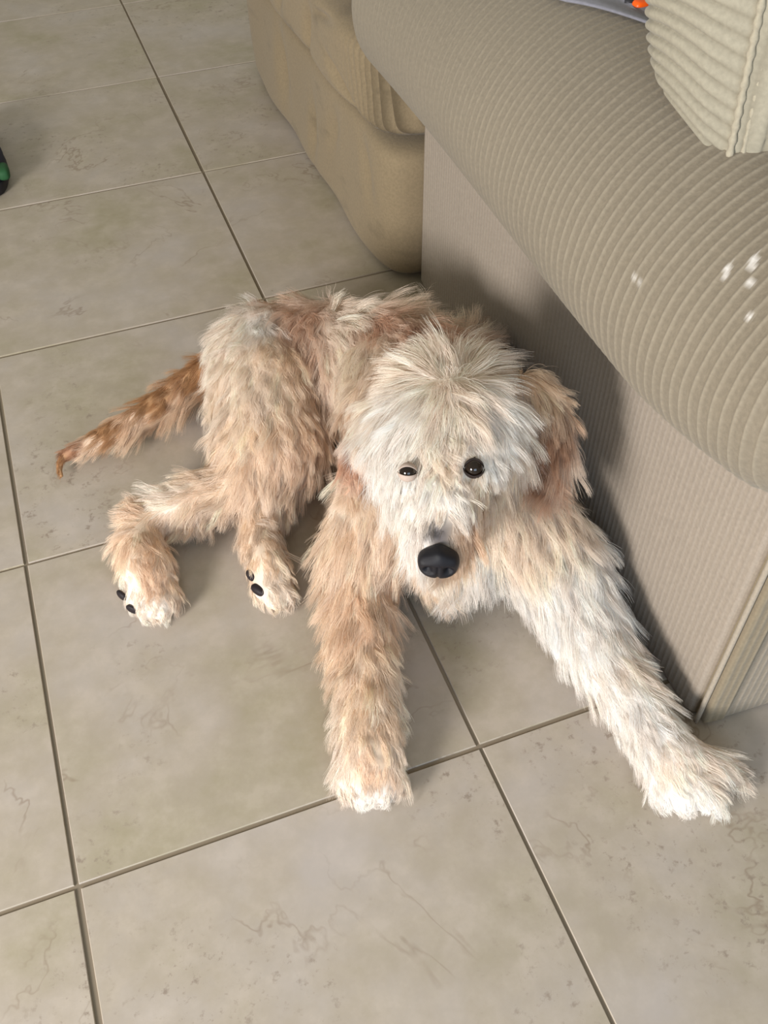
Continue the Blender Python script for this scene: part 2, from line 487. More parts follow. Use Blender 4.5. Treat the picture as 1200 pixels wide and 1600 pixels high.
# ------------------------------------------------------------------ dark shoe at the left edge
sh = empty('shoe', (-.42, 1.55, 0), 'dark shoe with a green patch lying on the tiles by the left edge', 'shoe')
tip = np.array([-.367, 1.395, 0])
ax = np.array([-.03, 1, 0]); ax /= np.linalg.norm(ax); sd = np.array([ax[1], -ax[0], 0])
outl = spline([(.0, .0), (.012, .022), (.05, .036), (.11, .043), (.2, .032), (.27, .03), (.285, 0), (.27, -.03), (.2, -.035), (.11, -.045), (.05, -.038), (.012, -.022)], 60, True)
def shell(rows):
    V = []
    for (ins, z) in rows:
        for p in outl:
            c = np.array([.14, 0]); q = c + (p - c) * ins
            V.append(tip + ax * q[0] + sd * (q[1] - .036) + np.array([0, 0, z]))
    n = 60; F = []
    for a in range(len(rows) - 1):
        for i in range(n): F.append((a * n + i, a * n + (i + 1) % n, (a + 1) * n + (i + 1) % n, (a + 1) * n + i))
    F.append(tuple(range(n))[::-1]); F.append(tuple(range((len(rows) - 1) * n, len(rows) * n)))
    return V, F
V, F = shell([(.97, .001), (1, .005), (1, .018), (.97, .022)]); mesh_obj('sole', V, F, plain('black_rubber', lin(38, 36, 40), .6), sh)
V, F = shell([(.95, .021), (.96, .035), (.88, .052), (.7, .062), (.4, .066)]); mesh_obj('upper', V, F, plain('dark_slate_fabric', lin(44, 46, 62), .8), sh)
V, F = superbox(tip + ax * .035 + sd * (-.004) + np.array([0, 0, .034]), (.012, .022, .012), 3, 10); weld(mesh_obj('green_patch', V, F, plain('green_fabric', lin(40, 84, 50), .7), sh))

# ================================================================== THE DOG
DOG_LABEL = 'shaggy cream and tan doodle puppy sprawled on the tiles against the sofa'
dog = empty('dog', tuple(at(600, 800, 0)), DOG_LABEL, 'dog')
dog0 = np.array(dog.location)

# skeleton: (points (x,y,height,radius), region)
S = [
    ('trunk', [(425, 560, .085, .070), (470, 560, .10, .074), (540, 570, .11, .080), (610, 590, .125, .090), (672, 635, .145, .092), (690, 740, .12, .080), (700, 820, .095, .062)]),
    ('trunk', [(672, 635, .14, .085), (712, 585, .12, .060)]),
    ('trunk', [(640, 640, .15, .080), (690, 650, .22, .058), (703, 655, .285, .050)]),
    ('trunk', [(740, 720, .12, .070), (790, 800, .11, .058), (700, 850, .09, .055)]),
    ('head', [(703, 628, .305, .052), (702, 672, .312, .058), (695, 730, .302, .050), (690, 785, .290, .039), (687, 838, .279, .029), (686, 862, .274, .0235)]),
    ('head', [(655, 690, .295, .042), (662, 770, .270, .032)]),
    ('head', [(745, 690, .290, .042), (728, 768, .270, .032)]),
    ('head', [(688, 780, .262, .034), (686, 858, .252, .021)]),
    ('foreleg', [(620, 790, .125, .062), (575, 860, .085, .050), (560, 925, .055, .038), (568, 1020, .045, .034), (575, 1110, .040, .031), (578, 1175, .031, .031)]),
    ('foreleg', [(574, 1175, .028, .030), (542, 1212, .017, .0160)]),
    ('foreleg', [(578, 1175, .028, .028), (568, 1236, .018, .0160)]),
    ('foreleg', [(582, 1175, .028, .027), (598, 1236, .017, .0150)]),
    ('foreleg', [(582, 1175, .026, .027), (616, 1220, .016, .0145)]),
    ('whiteleg', [(790, 800, .12, .062), (858, 868, .088, .056), (893, 930, .066, .047), (944, 1028, .048, .035), (995, 1108, .038, .029), (1038, 1175, .030, .030)]),
    ('whiteleg', [(1035, 1175, .026, .027), (1035, 1240, .016, .0150)]),
    ('whiteleg', [(1035, 1175, .028, .027), (1068, 1250, .017, .0155)]),
    ('whiteleg', [(1035, 1175, .028, .027), (1102, 1246, .017, .0160)]),
    ('whiteleg', [(1040, 1172, .028, .029), (1130, 1206, .016, .0160)]),
    ('thigh', [(415, 560, .095, .072), (425, 620, .095, .080), (425, 690, .078, .072), (410, 740, .060, .052)]),
    ('hindfoot', [(410, 735, .058, .048), (350, 765, .048, .034), (285, 790, .044, .030), (225, 812, .038, .026), (218, 850, .034, .029), (232, 895, .030, .032)]),
    ('hindfoot', [(232, 895, .025, .026), (212, 938, .016, .0135)]),
    ('hindfoot', [(232, 895, .026, .026), (230, 952, .017, .0145)]),
    ('hindfoot', [(232, 895, .026, .026), (252, 952, .017, .0145)]),
    ('hindfoot', [(232, 895, .024, .026), (268, 936, .016, .0135)]),
    ('hindfoot', [(440, 720, .050, .050), (420, 785, .036, .030), (405, 830, .030, .023), (418, 885, .026, .025)]),
    ('hindfoot', [(418, 885, .024, .024), (410, 925, .015, .0130)]),
    ('hindfoot', [(418, 885, .025, .024), (428, 938, .016, .0135)]),
    ('hindfoot', [(418, 885, .024, .024), (447, 932, .015, .0130)]),
    ('tail', [(375, 570, .075, .038), (325, 586, .060, .026), (285, 610, .050, .021), (235, 642, .042, .018), (180, 674, .034, .0150), (130, 698, .027, .0110), (100, 712, .020, .0075), (91, 728, .014, .0055), (97, 748, .010, .0035)]),
]
PR = []                                                   # primitive list: a, b, ra, rb, region
for reg, ch in S:
    W_ = [(at(x, y, h), r) for (x, y, h, r) in ch]
    W_ = [(np.array([p[0], p[1], max(p[2], r * .92 + .002)]), r) for p, r in W_]
    for (a, ra), (b, rb_) in zip(W_, W_[1:]): PR.append((a, b, ra, rb_, reg))


def round_cone(a, b, ra, rb, n=16):
    d = b - a; L = np.linalg.norm(d); d = d / L
    x = np.cross(d, [0, 0, 1.]); 
    if np.linalg.norm(x) < .1: x = np.cross(d, [1., 0, 0])
    x /= np.linalg.norm(x); y = np.cross(d, x)
    rows = []
    for k in range(7): t_ = PI / 2 * k / 6; rows.append((-ra * math.cos(t_), ra * math.sin(t_)))
    for k in range(7): t_ = PI / 2 * k / 6; rows.append((L + rb * math.sin(t_), rb * math.cos(t_)))
    V = []
    for (s, r) in rows:
        r = max(r, 1e-4)
        for k in range(n): q = 2 * PI * k / n; V.append(a + d * s + r * (math.cos(q) * x + math.sin(q) * y))
    F = []
    for i in range(len(rows) - 1):
        for k in range(n): F.append((i * n + k, i * n + (k + 1) % n, (i + 1) * n + (k + 1) % n, (i + 1) * n + k))
    F.append(tuple(range(n))[::-1]); F.append(tuple(range((len(rows) - 1) * n, len(rows) * n)))
    return V, F


def remeshed(name, prims, vox, smooth=6):
    V = []; F = []
    for (a, b, ra, rb_, *_r) in prims:
        v, f = round_cone(a, b, ra, rb_); F += [tuple(i + len(V) for i in q) for q in f]; V += v
    tmp = mesh_obj('tmp', V, F)
    md = tmp.modifiers.new('r', 'REMESH'); md.mode = 'VOXEL'; md.voxel_size = vox; md.use_smooth_shade = True
    ms = tmp.modifiers.new('s', 'SMOOTH'); ms.factor = .5; ms.iterations = smooth
    dg = bpy.context.evaluated_depsgraph_get(); dg.update()
    me = bpy.data.meshes.new_from_object(tmp.evaluated_get(dg)); me.name = name
    bpy.data.objects.remove(tmp)
    n = len(me.vertices); co_ = np.empty(n * 3, np.float32); me.vertices.foreach_get('co', co_); co_ = co_.reshape(-1, 3)
    co_[:, 2] = np.maximum(co_[:, 2], .002)
    pm = co_[:, 1] > -.07
    co_[pm, 0] = np.minimum(co_[pm, 0], .232)
    me.vertices.foreach_set('co', co_.ravel()); me.update()
    o = bpy.data.objects.new(name, me); C.objects.link(o)
    return o


body = remeshed('body', PR, .0055, 5)


def region_of(P):
    """nearest primitive's region for every point"""
    best = np.full(len(P), 9.); reg = np.zeros(len(P), int)
    names = REG
    for (a, b, ra, rb_, r) in PR:
        ab = b - a; t_ = np.clip(((P - a) @ ab) / (ab @ ab), 0, 1)
        d = np.linalg.norm(P - (a + t_[:, None] * ab), axis=1) - (ra + (rb_ - ra) * t_)
        k = d < best; best[k] = d[k]; reg[k] = names.index(r)
    return reg


REG = ['trunk', 'head', 'foreleg', 'whiteleg', 'thigh', 'hindfoot', 'tail', 'ear']
CREAM = lin(249, 235, 222); WHITE = lin(252, 244, 237); TAN = lin(238, 215, 191); TAN2 = lin(233, 206, 180); ORG = lin(192, 148, 106); REDB = lin(212, 172, 146)
PINK = lin(212, 180, 156); DK = lin(150, 118, 92); PALE = lin(243, 227, 210); GREY = lin(96, 90, 92); RED2 = lin(178, 134, 104)

# grooming guides: region, x, y, height, comb direction in the photo (dx,dy), drop toward floor, lift, length, colour, wave
G = [
    # --- head: parting down the middle of the crown, hair thrown to both sides
    ('head', 700, 575, .36, (-4, -30), .0, .75, .046, CREAM, .3), ('head', 650, 580, .35, (-28, -8), .0, .55, .050, CREAM, .3),
    ('head', 755, 575, .35, (30, -10), .0, .55, .050, CREAM, .3), ('head', 610, 610, .33, (-26, 22), .3, .45, .052, CREAM, .3),
    ('head', 790, 600, .32, (28, 20), .3, .45, .052, CREAM, .3), ('head', 690, 620, .37, (-10, 24), .0, .55, .040, CREAM, .3),
    ('head', 725, 620, .37, (20, 14), .0, .55, .040, CREAM, .3), ('head', 650, 640, .355, (-26, 18), .1, .5, .044, WHITE, .3),
    ('head', 765, 640, .35, (28, 18), .1, .5, .044, WHITE, .3), ('head', 605, 670, .31, (-14, 32), .4, .4, .050, WHITE, .3),
    ('head', 800, 665, .30, (18, 30), .4, .4, .050, CREAM, .3),
    ('head', 670, 690, .355, (-10, 22), .0, .55, .026, CREAM, .5), ('head', 715, 690, .355, (12, 22), .0, .55, .026, CREAM, .5),
    ('head', 692, 725, .35, (0, 26), .0, .35, .018, PALE, .5), ('head', 640, 705, .33, (-22, 22), .1, .5, .030, WHITE, .4),
    ('head', 752, 700, .33, (24, 22), .1, .5, .030, WHITE, .4),
    ('head', 612, 740, .29, (-4, 32), .3, .35, .040, WHITE, .2), ('head', 775, 735, .28, (8, 32), .3, .35, .040, PALE, .2),
    ('head', 640, 762, .315, (-12, 26), .2, .3, .018, WHITE, .1), ('head', 738, 758, .31, (12, 26), .2, .3, .018, PALE, .1),
    ('head', 665, 780, .325, (-20, 16), .2, .35, .024, WHITE, .2), ('head', 712, 780, .325, (20, 16), .2, .35, .024, WHITE, .2),
    ('head', 640, 820, .285, (-20, 26), .4, .35, .034, WHITE, .2), ('head', 730, 815, .285, (20, 26), .4, .35, .034, TAN2, .2),  # right muzzle side tanner: its shade put into the fur colour
    ('head', 686, 800, .322, (0, 20), .0, .2, .010, PALE, .0), ('head', 686, 848, .300, (0, 18), .0, .15, .006, GREY, .0), ('head', 684, 826, .312, (0, 18), .0, .15, .007, GREY, .0),
    ('head', 665, 855, .285, (-16, 20), .3, .35, .022, WHITE, .1), ('head', 708, 852, .285, (16, 20), .3, .35, .022, TAN2, .1),
    ('head', 650, 870, .250, (-14, 24), .5, .3, .032, WHITE, .1), ('head', 722, 868, .250, (14, 24), .5, .3, .032, TAN, .1),
    ('head', 686, 900, .235, (0, 26), .6, .3, .030, PALE, .1), ('head', 620, 840, .235, (-10, 32), .5, .3, .044, CREAM, .2), ('head', 755, 840, .235, (14, 32), .5, .3, .044, TAN, .2),
    # --- neck, chest, ribs, back
    ('trunk', 560, 760, .18, (-14, 34), .4, .30, .048, PALE, .3), ('trunk', 600, 860, .13, (-20, 34), .4, .35, .052, TAN, .3),
    ('trunk', 660, 930, .06, (-4, 30), .4, .35, .040, TAN, .3), ('trunk', 740, 910, .08, (4, 30), .4, .35, .048, WHITE, .3),
    ('trunk', 800, 760, .16, (16, 34), .3, .35, .050, PALE, .3), ('trunk', 800, 860, .10, (0, 34), .3, .35, .050, WHITE, .3),
    ('trunk', 850, 780, .15, (20, 30), .3, .35, .050, PALE, .3),
    ('trunk', 540, 680, .18, (-12, 36), .3, .25, .044, TAN, .4), ('trunk', 540, 590, .19, (-8, 34), .2, .30, .048, PALE, .5),
    ('trunk', 590, 540, .20, (-6, 34), .1, .35, .055, PALE, .6), ('trunk', 600, 520, .20, (22, 26), .1, .35, .050, REDB, .6),
    ('trunk', 630, 500, .19, (16, -26), .1, .40, .055, PALE, .6), ('trunk', 655, 540, .20, (10, 30), .1, .40, .055, REDB, .6),
    ('trunk', 690, 500, .19, (-12, -30), .1, .50, .062, CREAM, .6), ('trunk', 720, 530, .18, (14, -30), .1, .50, .060, PALE, .6),
    ('trunk', 745, 550, .14, (26, -20), .1, .4, .050, DK, .6), ('trunk', 700, 480, .12, (20, -20), .1, .4, .045, RED2, .6),
    ('trunk', 530, 510, .18, (28, 26), .1, .35, .058, CREAM, .6), ('trunk', 500, 470, .15, (-26, -8), .2, .35, .045, PINK, .6),
    ('trunk', 560, 455, .14, (26, -10), .2, .4, .052, PALE, .6), ('trunk', 450, 470, .13, (-26, 10), .2, .3, .040, REDB, .5),
    ('trunk', 610, 450, .12, (22, -16), .2, .4, .052, PINK, .6), ('trunk', 480, 520, .17, (-2, 34), .2, .3, .044, PINK, .6),
    ('trunk', 400, 490, .12, (-14, 30), .2, .30, .042, WHITE, .4), ('trunk', 515, 640, .17, (-4, 36), .4, .2, .036, ORG, .4),
    ('trunk', 505, 770, .07, (8, 34), .4, .3, .036, TAN2, .4),
    # --- thigh
    ('thigh', 420, 500, .165, (-4, 34), .2, .28, .040, WHITE, .5), ('thigh', 360, 530, .14, (-20, 28), .3, .28, .040, CREAM, .5),
    ('thigh', 470, 540, .17, (4, 34), .2, .28, .040, TAN, .6), ('thigh', 400, 590, .175, (-4, 34), .2, .28, .038, PALE, .6),
    ('thigh', 460, 620, .175, (10, 32), .2, .28, .038, TAN, .6), ('thigh', 345, 620, .13, (-18, 28), .3, .28, .038, PALE, .5),
    ('thigh', 395, 670, .16, (-14, 26), .2, .3, .040, TAN, .7), ('thigh', 450, 700, .15, (10, 34), .2, .3, .042, TAN, .6),
    ('thigh', 340, 690, .10, (-32, 14), .3, .3, .044, TAN, .5), ('thigh', 500, 700, .10, (2, 34), .4, .3, .040, TAN2, .5),
    ('thigh', 400, 740, .12, (-6, 34), .3, .3, .044, TAN, .5), ('thigh', 505, 600, .12, (2, 34), .4, .2, .034, TAN2, .5),
    # --- hind feet
    ('hindfoot', 330, 755, .08, (-34, 8), .3, .3, .040, TAN, .4), ('hindfoot', 270, 775, .06, (-32, 0), .3, .35, .036, CREAM, .4),
    ('hindfoot', 205, 800, .05, (-20, -10), .2, .45, .030, TAN2, .4), ('hindfoot', 190, 840, .045, (-22, 14), .3, .35, .026, TAN, .3),
    ('hindfoot', 235, 850, .05, (2, 30), .3, .3, .026, TAN2, .3), ('hindfoot', 240, 910, .045, (2, 28), .3, .3, .020, TAN2, .3),
    ('hindfoot', 240, 955, .03, (0, 22), .3, .2, .012, CREAM, .2), ('hindfoot', 200, 930, .03, (-4, 24), .3, .25, .012, CREAM, .2), ('hindfoot', 275, 900, .03, (12, 26), .3, .3, .020, TAN, .3),
    ('hindfoot', 300, 810, .04, (6, 28), .4, .35, .030, TAN, .4),
    ('hindfoot', 420, 800, .06, (4, 34), .3, .3, .030, TAN, .3), ('hindfoot', 440, 860, .05, (12, 28), .3, .3, .024, TAN, .3),
    ('hindfoot', 430, 920, .035, (6, 26), .3, .25, .014, PALE, .2), ('hindfoot', 395, 870, .04, (-4, 28), .3, .3, .018, TAN, .3),
    # --- tail: rust on top, pale fringe hanging to the lower right
    ('tail', 310, 575, .09, (-24, 20), .0, .2, .026, ORG, .2), ('tail', 240, 622, .065, (-24, 22), .0, .2, .024, ORG, .2),
    ('tail', 165, 672, .045, (-26, 18), .0, .2, .020, ORG, .2), ('tail', 110, 700, .03, (-24, 12), .0, .15, .016, RED2, .1),
    ('tail', 90, 725, .02, (-4, 26), .0, .1, .012, ORG, .0), ('tail', 290, 640, .03, (-16, 30), .3, .3, .050, TAN, .2),
    ('tail', 220, 675, .025, (-22, 22), .3, .3, .044, TAN, .2), ('tail', 150, 705, .02, (-22, 12), .3, .25, .028, TAN, .2),
    # --- tan foreleg
    ('foreleg', 590, 850, .14, (-12, 34), .3, .3, .044, TAN, .3), ('foreleg', 520, 880, .07, (-30, 20), .3, .35, .044, TAN, .3),
    ('foreleg', 560, 960, .085, (-4, 34), .3, .3, .036, TAN2, .3), ('foreleg', 620, 950, .05, (12, 32), .3, .3, .034, TAN2, .3),
    ('foreleg', 525, 1000, .05, (-24, 26), .3, .35, .040, TAN, .3), ('foreleg', 570, 1060, .06, (0, 34), .3, .35, .032, TAN, .4),
    ('foreleg', 615, 1070, .04, (18, 28), .3, .35, .032, PALE, .4), ('foreleg', 530, 1100, .04, (-22, 28), .3, .35, .038, PALE, .4),
    ('foreleg', 580, 1150, .055, (2, 32), .3, .35, .028, TAN, .3), ('foreleg', 535, 1180, .03, (-14, 26), .3, .3, .026, CREAM, .3),
    ('foreleg', 585, 1215, .04, (0, 28), .3, .25, .016, TAN2, .2), ('foreleg', 625, 1180, .03, (12, 26), .3, .3, .022, PALE, .3), ('foreleg', 585, 1250, .02, (0, 22), .3, .15, .010, WHITE, .2),
    # --- white foreleg
    ('whiteleg', 830, 850, .13, (10, 34), .3, .3, .044, PALE, .3), ('whiteleg', 860, 920, .10, (12, 34), .3, .3, .040, WHITE, .3),
    ('whiteleg', 820, 930, .07, (0, 32), .3, .35, .038, WHITE, .3), ('whiteleg', 920, 1000, .07, (14, 32), .3, .3, .036, WHITE, .3),
    ('whiteleg', 920, 930, .06, (26, 26), .3, .35, .040, WHITE, .3), ('whiteleg', 980, 1050, .05, (28, 22), .3, .35, .034, CREAM, .3),
    ('whiteleg', 960, 1100, .06, (14, 30), .3, .3, .030, WHITE, .3), ('whiteleg', 1010, 1150, .05, (16, 28), .3, .3, .026, WHITE, .3),
    ('whiteleg', 1050, 1200, .05, (16, 24), .3, .3, .020, CREAM, .3), ('whiteleg', 1110, 1200, .03, (28, 14), .3, .3, .026, CREAM, .3),
    ('whiteleg', 1070, 1255, .02, (8, 22), .3, .15, .012, WHITE, .2), ('whiteleg', 1010, 1215, .02, (-4, 26), .3, .25, .018, WHITE, .2),
    # --- ears
    ('ear', 560, 660, .30, (-8, 32), .4, .2, .032, CREAM, .2), ('ear', 548, 695, .27, (-4, 34), .5, .12, .026, REDB, .1), ('ear', 528, 740, .235, (-2, 34), .5, .15, .036, PALE, .2), ('ear', 550, 770, .22, (0, 34), .5, .2, .042, TAN, .2),
    ('ear', 838, 610, .31, (16, 28), .3, .3, .036, TAN, .2), ('ear', 835, 670, .28, (4, 34), .4, .15, .032, RED2, .1), ('ear', 868, 690, .25, (6, 34), .5, .25, .046, PALE, .2), ('ear', 850, 740, .23, (2, 34), .5, .2, .044, PINK, .2),
]
GP = np.array([at(g_[1], g_[2], g_[3]) for g_ in G])
GD = []
for g_, p in zip(G, GP):
    q = at(g_[1] + g_[4][0], g_[2] + g_[4][1], g_[3]); d = q - p; d /= np.linalg.norm(d); d = d + np.array([0, 0, -g_[5]]); GD.append(d / np.linalg.norm(d))
GD = np.array(GD); GR = np.array([REG.index(g_[0]) for g_ in G])
GL = np.array([g_[6] for g_ in G]); GLen = np.array([g_[7] for g_ in G]); GC = np.array([g_[8] for g_ in G]); GW = np.array([g_[9] for g_ in G])


def field(P, reg):
    d2 = ((P[:, None, :] - GP[None]) ** 2).sum(2)
    w_ = 1 / (d2 + .00012) ** 2
    w_ *= np.where(reg[:, None] == GR[None], 1.0, .02)
    w_ /= w_.sum(1)[:, None]
    wc = w_ ** 1.6; wc /= wc.sum(1)[:, None]
    return w_ @ GD, w_ @ GL, w_ @ GLen, wc @ GC, w_ @ GW


def paint(o, reg_name=None):
    me = o.data; n = len(me.vertices); P = np.empty(n * 3); me.vertices.foreach_get('co', P); P = P.reshape(-1, 3)
    reg = np.full(n, REG.index(reg_name)) if reg_name else region_of(P)
    col_ = np.vstack([field(P[i:i + 20000], reg[i:i + 20000])[3] for i in range(0, n, 20000)]) * .8
    a = me.color_attributes.new('coat', 'FLOAT_COLOR', 'POINT')
    a.data.foreach_set('color', np.hstack([col_, np.ones((n, 1))]).astype(np.float32).ravel())


t = NT('dog_skin'); a = t.n('ShaderNodeAttribute', attribute_name='coat'); t.l(a.outputs['Color'], t.b.inputs['Base Color']); t.b.inputs['Roughness'].default_value = .9; M_skin = t.m
t = NT('dog_hair'); a = t.n('ShaderNodeAttribute', attribute_name='coat')
df = t.n('ShaderNodeBsdfDiffuse', i_Color=a.outputs['Color']); tr = t.n('ShaderNodeBsdfTranslucent', i_Color=a.outputs['Color'])
mx = t.n('ShaderNodeMixShader', i_0=.30, i_1=df.outputs[0], i_2=tr.outputs[0])
gl = t.n('ShaderNodeBsdfGlossy', i_Color=(1, .97, .93, 1), i_Roughness=.45)
mx2 = t.n('ShaderNodeMixShader', i_0=.035, i_1=mx.outputs[0], i_2=gl.outputs[0])
t.l(mx2.outputs[0], t.t.nodes['Material Output'].inputs[0]); M_hair = t.m


def surface_samples(o, N, dens=None):
    me = o.data; me.calc_loop_triangles(); nt = len(me.loop_triangles)
    ti = np.empty(nt * 3, np.int32); me.loop_triangles.foreach_get('vertices', ti); ti = ti.reshape(-1, 3)
    n = len(me.vertices); P = np.empty(n * 3); me.vertices.foreach_get('co', P); P = P.reshape(-1, 3)
    NN = np.empty(n * 3); me.vertex_normals.foreach_get('vector', NN); NN = NN.reshape(-1, 3)
    A = np.linalg.norm(np.cross(P[ti[:, 1]] - P[ti[:, 0]], P[ti[:, 2]] - P[ti[:, 0]]), axis=1)
    if dens is not None: A = A * dens(P[ti].mean(1))
    idx = rng.choice(nt, N, p=A / A.sum()); r1 = np.sqrt(rng.random(N)); r2 = rng.random(N)
    wt = np.stack([1 - r1, r1 * (1 - r2), r1 * r2], 1)
    p = (P[ti[idx]] * wt[:, :, None]).sum(1); nn = (NN[ti[idx]] * wt[:, :, None]).sum(1); nn /= np.linalg.norm(nn, axis=1)[:, None]
    return p, nn


def nearest(roots, keys):
    kd = KDTree(len(keys))
    for i, p in enumerate(keys): kd.insert(p, i)
    kd.balance()
    return np.array([kd.find(p)[1] for p in roots])


def grow(o, N, n_locks, name, reg_name=None, keep=None, rad=.00016, clump=.72, lenmul=1.0, dens=None):
    K = 8
    p, nn = surface_samples(o, N, dens); 
    ok = (p[:, 2] > .004) | (nn[:, 2] > -.3)
    if keep is not None: ok &= keep(p)
    p, nn = p[ok], nn[ok]; N = len(p)
    lk = rng.choice(N, n_locks, replace=False)
    own = nearest(p, p[lk])
    reg = np.full(N, REG.index(reg_name)) if reg_name else region_of(p)
    D = np.empty((N, 3)); Lf = np.empty(N); Ln = np.empty(N); Co = np.empty((N, 3)); Wv = np.empty(N)
    for i in range(0, N, 20000):
        s = slice(i, i + 20000); D[s], Lf[s], Ln[s], Co[s], Wv[s] = field(p[s], reg[s])
    Ln *= lenmul * 1.12

    def shape(p, nn, D, Lf, Ln, Wv, ph, jit, ljit):
        tg = D - nn * (D * nn).sum(1)[:, None]; tg /= (np.linalg.norm(tg, axis=1)[:, None] + 1e-6)
        d0 = tg + nn * (Lf * 1.25)[:, None] + jit; d0 /= np.linalg.norm(d0, axis=1)[:, None]
        d1 = tg + nn * (Lf * .15)[:, None] + jit * 1.3 + D * .35 + np.array([0, 0, -.22]); d1 /= np.linalg.norm(d1, axis=1)[:, None]
        side_ = np.cross(tg, nn)
        X = [p.copy()]; cur = p.copy()
        for k in range(1, K):
            t_ = k / (K - 1); d = d0 * (1 - t_) + d1 * t_; d /= np.linalg.norm(d, axis=1)[:, None]
            cur = cur + d * (Ln * ljit / (K - 1))[:, None]
            wv = side_ * (np.sin(ph + t_ * 7.5) * Wv * .0060 * t_)[:, None] + nn * (np.cos(ph * 1.7 + t_ * 6.5) * Wv * .0032 * t_)[:, None]
            X.append(cur + wv)
        return np.stack(X, 1)

    phl = rng.random(n_locks) * 2 * PI
    jl = rng.normal(0, .22, (n_locks, 3)); ll = rng.uniform(.72, 1.22, n_locks)
    LX = shape(p[lk], nn[lk], D[lk], Lf[lk], Ln[lk], Wv[lk], phl, jl, ll)
    HX = shape(p, nn, D, Lf, Ln, Wv, phl[own] + rng.normal(0, .35, N), jl[own] + rng.normal(0, .10, (N, 3)), ll[own] * rng.uniform(.75, 1.08, N))
    tt = np.linspace(0, 1, K)
    cl = clump * rng.uniform(.35, 1.0, N)
    cf = cl[:, None] * (tt[None] ** 1.1)
    # stay beside the lock's curve, closer and closer to it
    off_ = p - p[lk][own]
    offd = np.linalg.norm(off_, axis=1); cf *= np.clip(1.6 - offd / .012, .15, 1)[:, None]
    LXo = LX[own]
    HX = HX * (1 - cf[:, :, None]) + LXo * cf[:, :, None]
    # stray flyaway hairs
    HX[..., 2] = np.maximum(HX[..., 2], .0012 + rng.random((N, 1)) * .002 * tt[None])
    near = (HX[..., 1] > -.06) & (HX[..., 2] < .40)
    lim = .236 - rng.random((N, 1)) * .004 * tt[None] + np.clip(HX[..., 1], 0, .8) * .026
    HX[..., 0] = np.where(near, np.minimum(HX[..., 0], lim), HX[..., 0])
    if not reg_name:
        clear = (np.linalg.norm(HX - (eyeL + toc * .006), axis=2).min(1) < .0115) | (np.linalg.norm(HX - (eyeR + toc * .005), axis=2).min(1) < .0036)
        for c_, r1_, r2_, _a in PADS: clear |= np.linalg.norm(HX - (c_ + toc * .003), axis=2).min(1) < (r1_ + r2_) * .5
        clear |= np.linalg.norm(HX - (nose_c + toc * .008), axis=2).min(1) < .0165
        m_ = ~clear; HX, Co, own, p = HX[m_], Co[m_], own[m_], p[m_]; N = len(HX)
    lv = rng.normal(1, .10, n_locks)
    st = rng.random(n_locks) ** 2.2 * .6
    bp_ = np.isin(reg, [REG.index(q) for q in ('trunk', 'thigh', 'foreleg', 'hindfoot')])
    if len(bp_) != N: bp_ = bp_[m_]
    mf = (st[own] * bp_)[:, None]; Co = Co * (1 - mf) + np.array(CREAM) * mf
    col_ = Co * lv[own][:, None] * rng.normal(1, .07, N)[:, None]
    col_ = np.clip(col_, .01, .965)
    hc = bpy.data.hair_curves.new(name); hc.add_curves([K] * N)
    hc.attributes['position'].data.foreach_set('vector', HX.astype(np.float32).ravel())
    if 'radius' not in hc.attributes: hc.attributes.new('radius', 'FLOAT', 'POINT')
    rr = rad * (1 - .75 * tt ** 2)[None] * rng.uniform(.75, 1.25, (N, 1))
    hc.attributes['radius'].data.foreach_set('value', rr.astype(np.float32).ravel())
    ca_ = hc.attributes.new('coat', 'FLOAT_COLOR', 'CURVE')
    ca_.data.foreach_set('color', np.hstack([col_, np.ones((N, 1))]).astype(np.float32).ravel())
    hc.materials.append(M_hair)
    ho = bpy.data.objects.new(name, hc); C.objects.link(ho)
    return ho


def attach(o, parent):
    o.parent = parent
    o.matrix_parent_inverse = Matrix.Translation(-parent.location)


# --- facial landmarks
fwd = at(686, 862, .274) - at(690, 785, .290); fwd /= np.linalg.norm(fwd)
rgt = np.cross(fwd, [0, 0, 1.]); rgt /= np.linalg.norm(rgt); hup = np.cross(rgt, fwd)
eyeL = at(741, 731, .338); eyeR = at(637, 737, .338)
toc = CAM - eyeL; toc /= np.linalg.norm(toc)
nose_c = at(685, 879, .281)

paint(body); body.data.materials.append(M_skin); attach(body, dog)


PADS = [(at(190, 930, .022), .0038, .0085, 62), (at(206, 952, .017), .0032, .0085, 48), (at(392, 899, .028), .0052, .0085, 75), (at(404, 922, .024), .0062, .0115, 58)]


def keep_body(P):
    ok = np.ones(len(P), bool)
    ok &= np.linalg.norm(P - eyeL, axis=1) > .0115
    ok &= np.linalg.norm(P - eyeR, axis=1) > .004
    ok &= np.linalg.norm(P - nose_c, axis=1) > .020
    return ok


def dens(P):
    vis = np.ones(len(P)); d = np.linalg.norm(P - at(695, 700, .32), axis=1)
    return vis + 1.2 * np.exp(-(d / .10) ** 2)


N_H = 230000
fur = grow(body, N_H, 9000, 'fur', keep=keep_body, dens=dens); attach(fur, dog)

# --- ears: hanging leaf-shaped flaps
for pts in ([(600, 650, .305, .016), (582, 685, .285, .017), (566, 715, .260, .016), (556, 748, .236, .011)],
            [(822, 618, .312, .022), (843, 655, .292, .025), (852, 695, .262, .023), (856, 735, .232, .014)]):
    W_ = [(at(x, y, h), r) for x, y, h, r in pts]
    e = remeshed('ear', [(a_, b_, ra, rb_, 'ear') for (a_, ra), (b_, rb_) in zip(W_, W_[1:])], .004, 4)
    paint(e, 'ear'); e.data.materials.append(M_skin); attach(e, dog)
    ef = grow(e, 13000, 420, 'ear_fur', 'ear'); attach(ef, e)

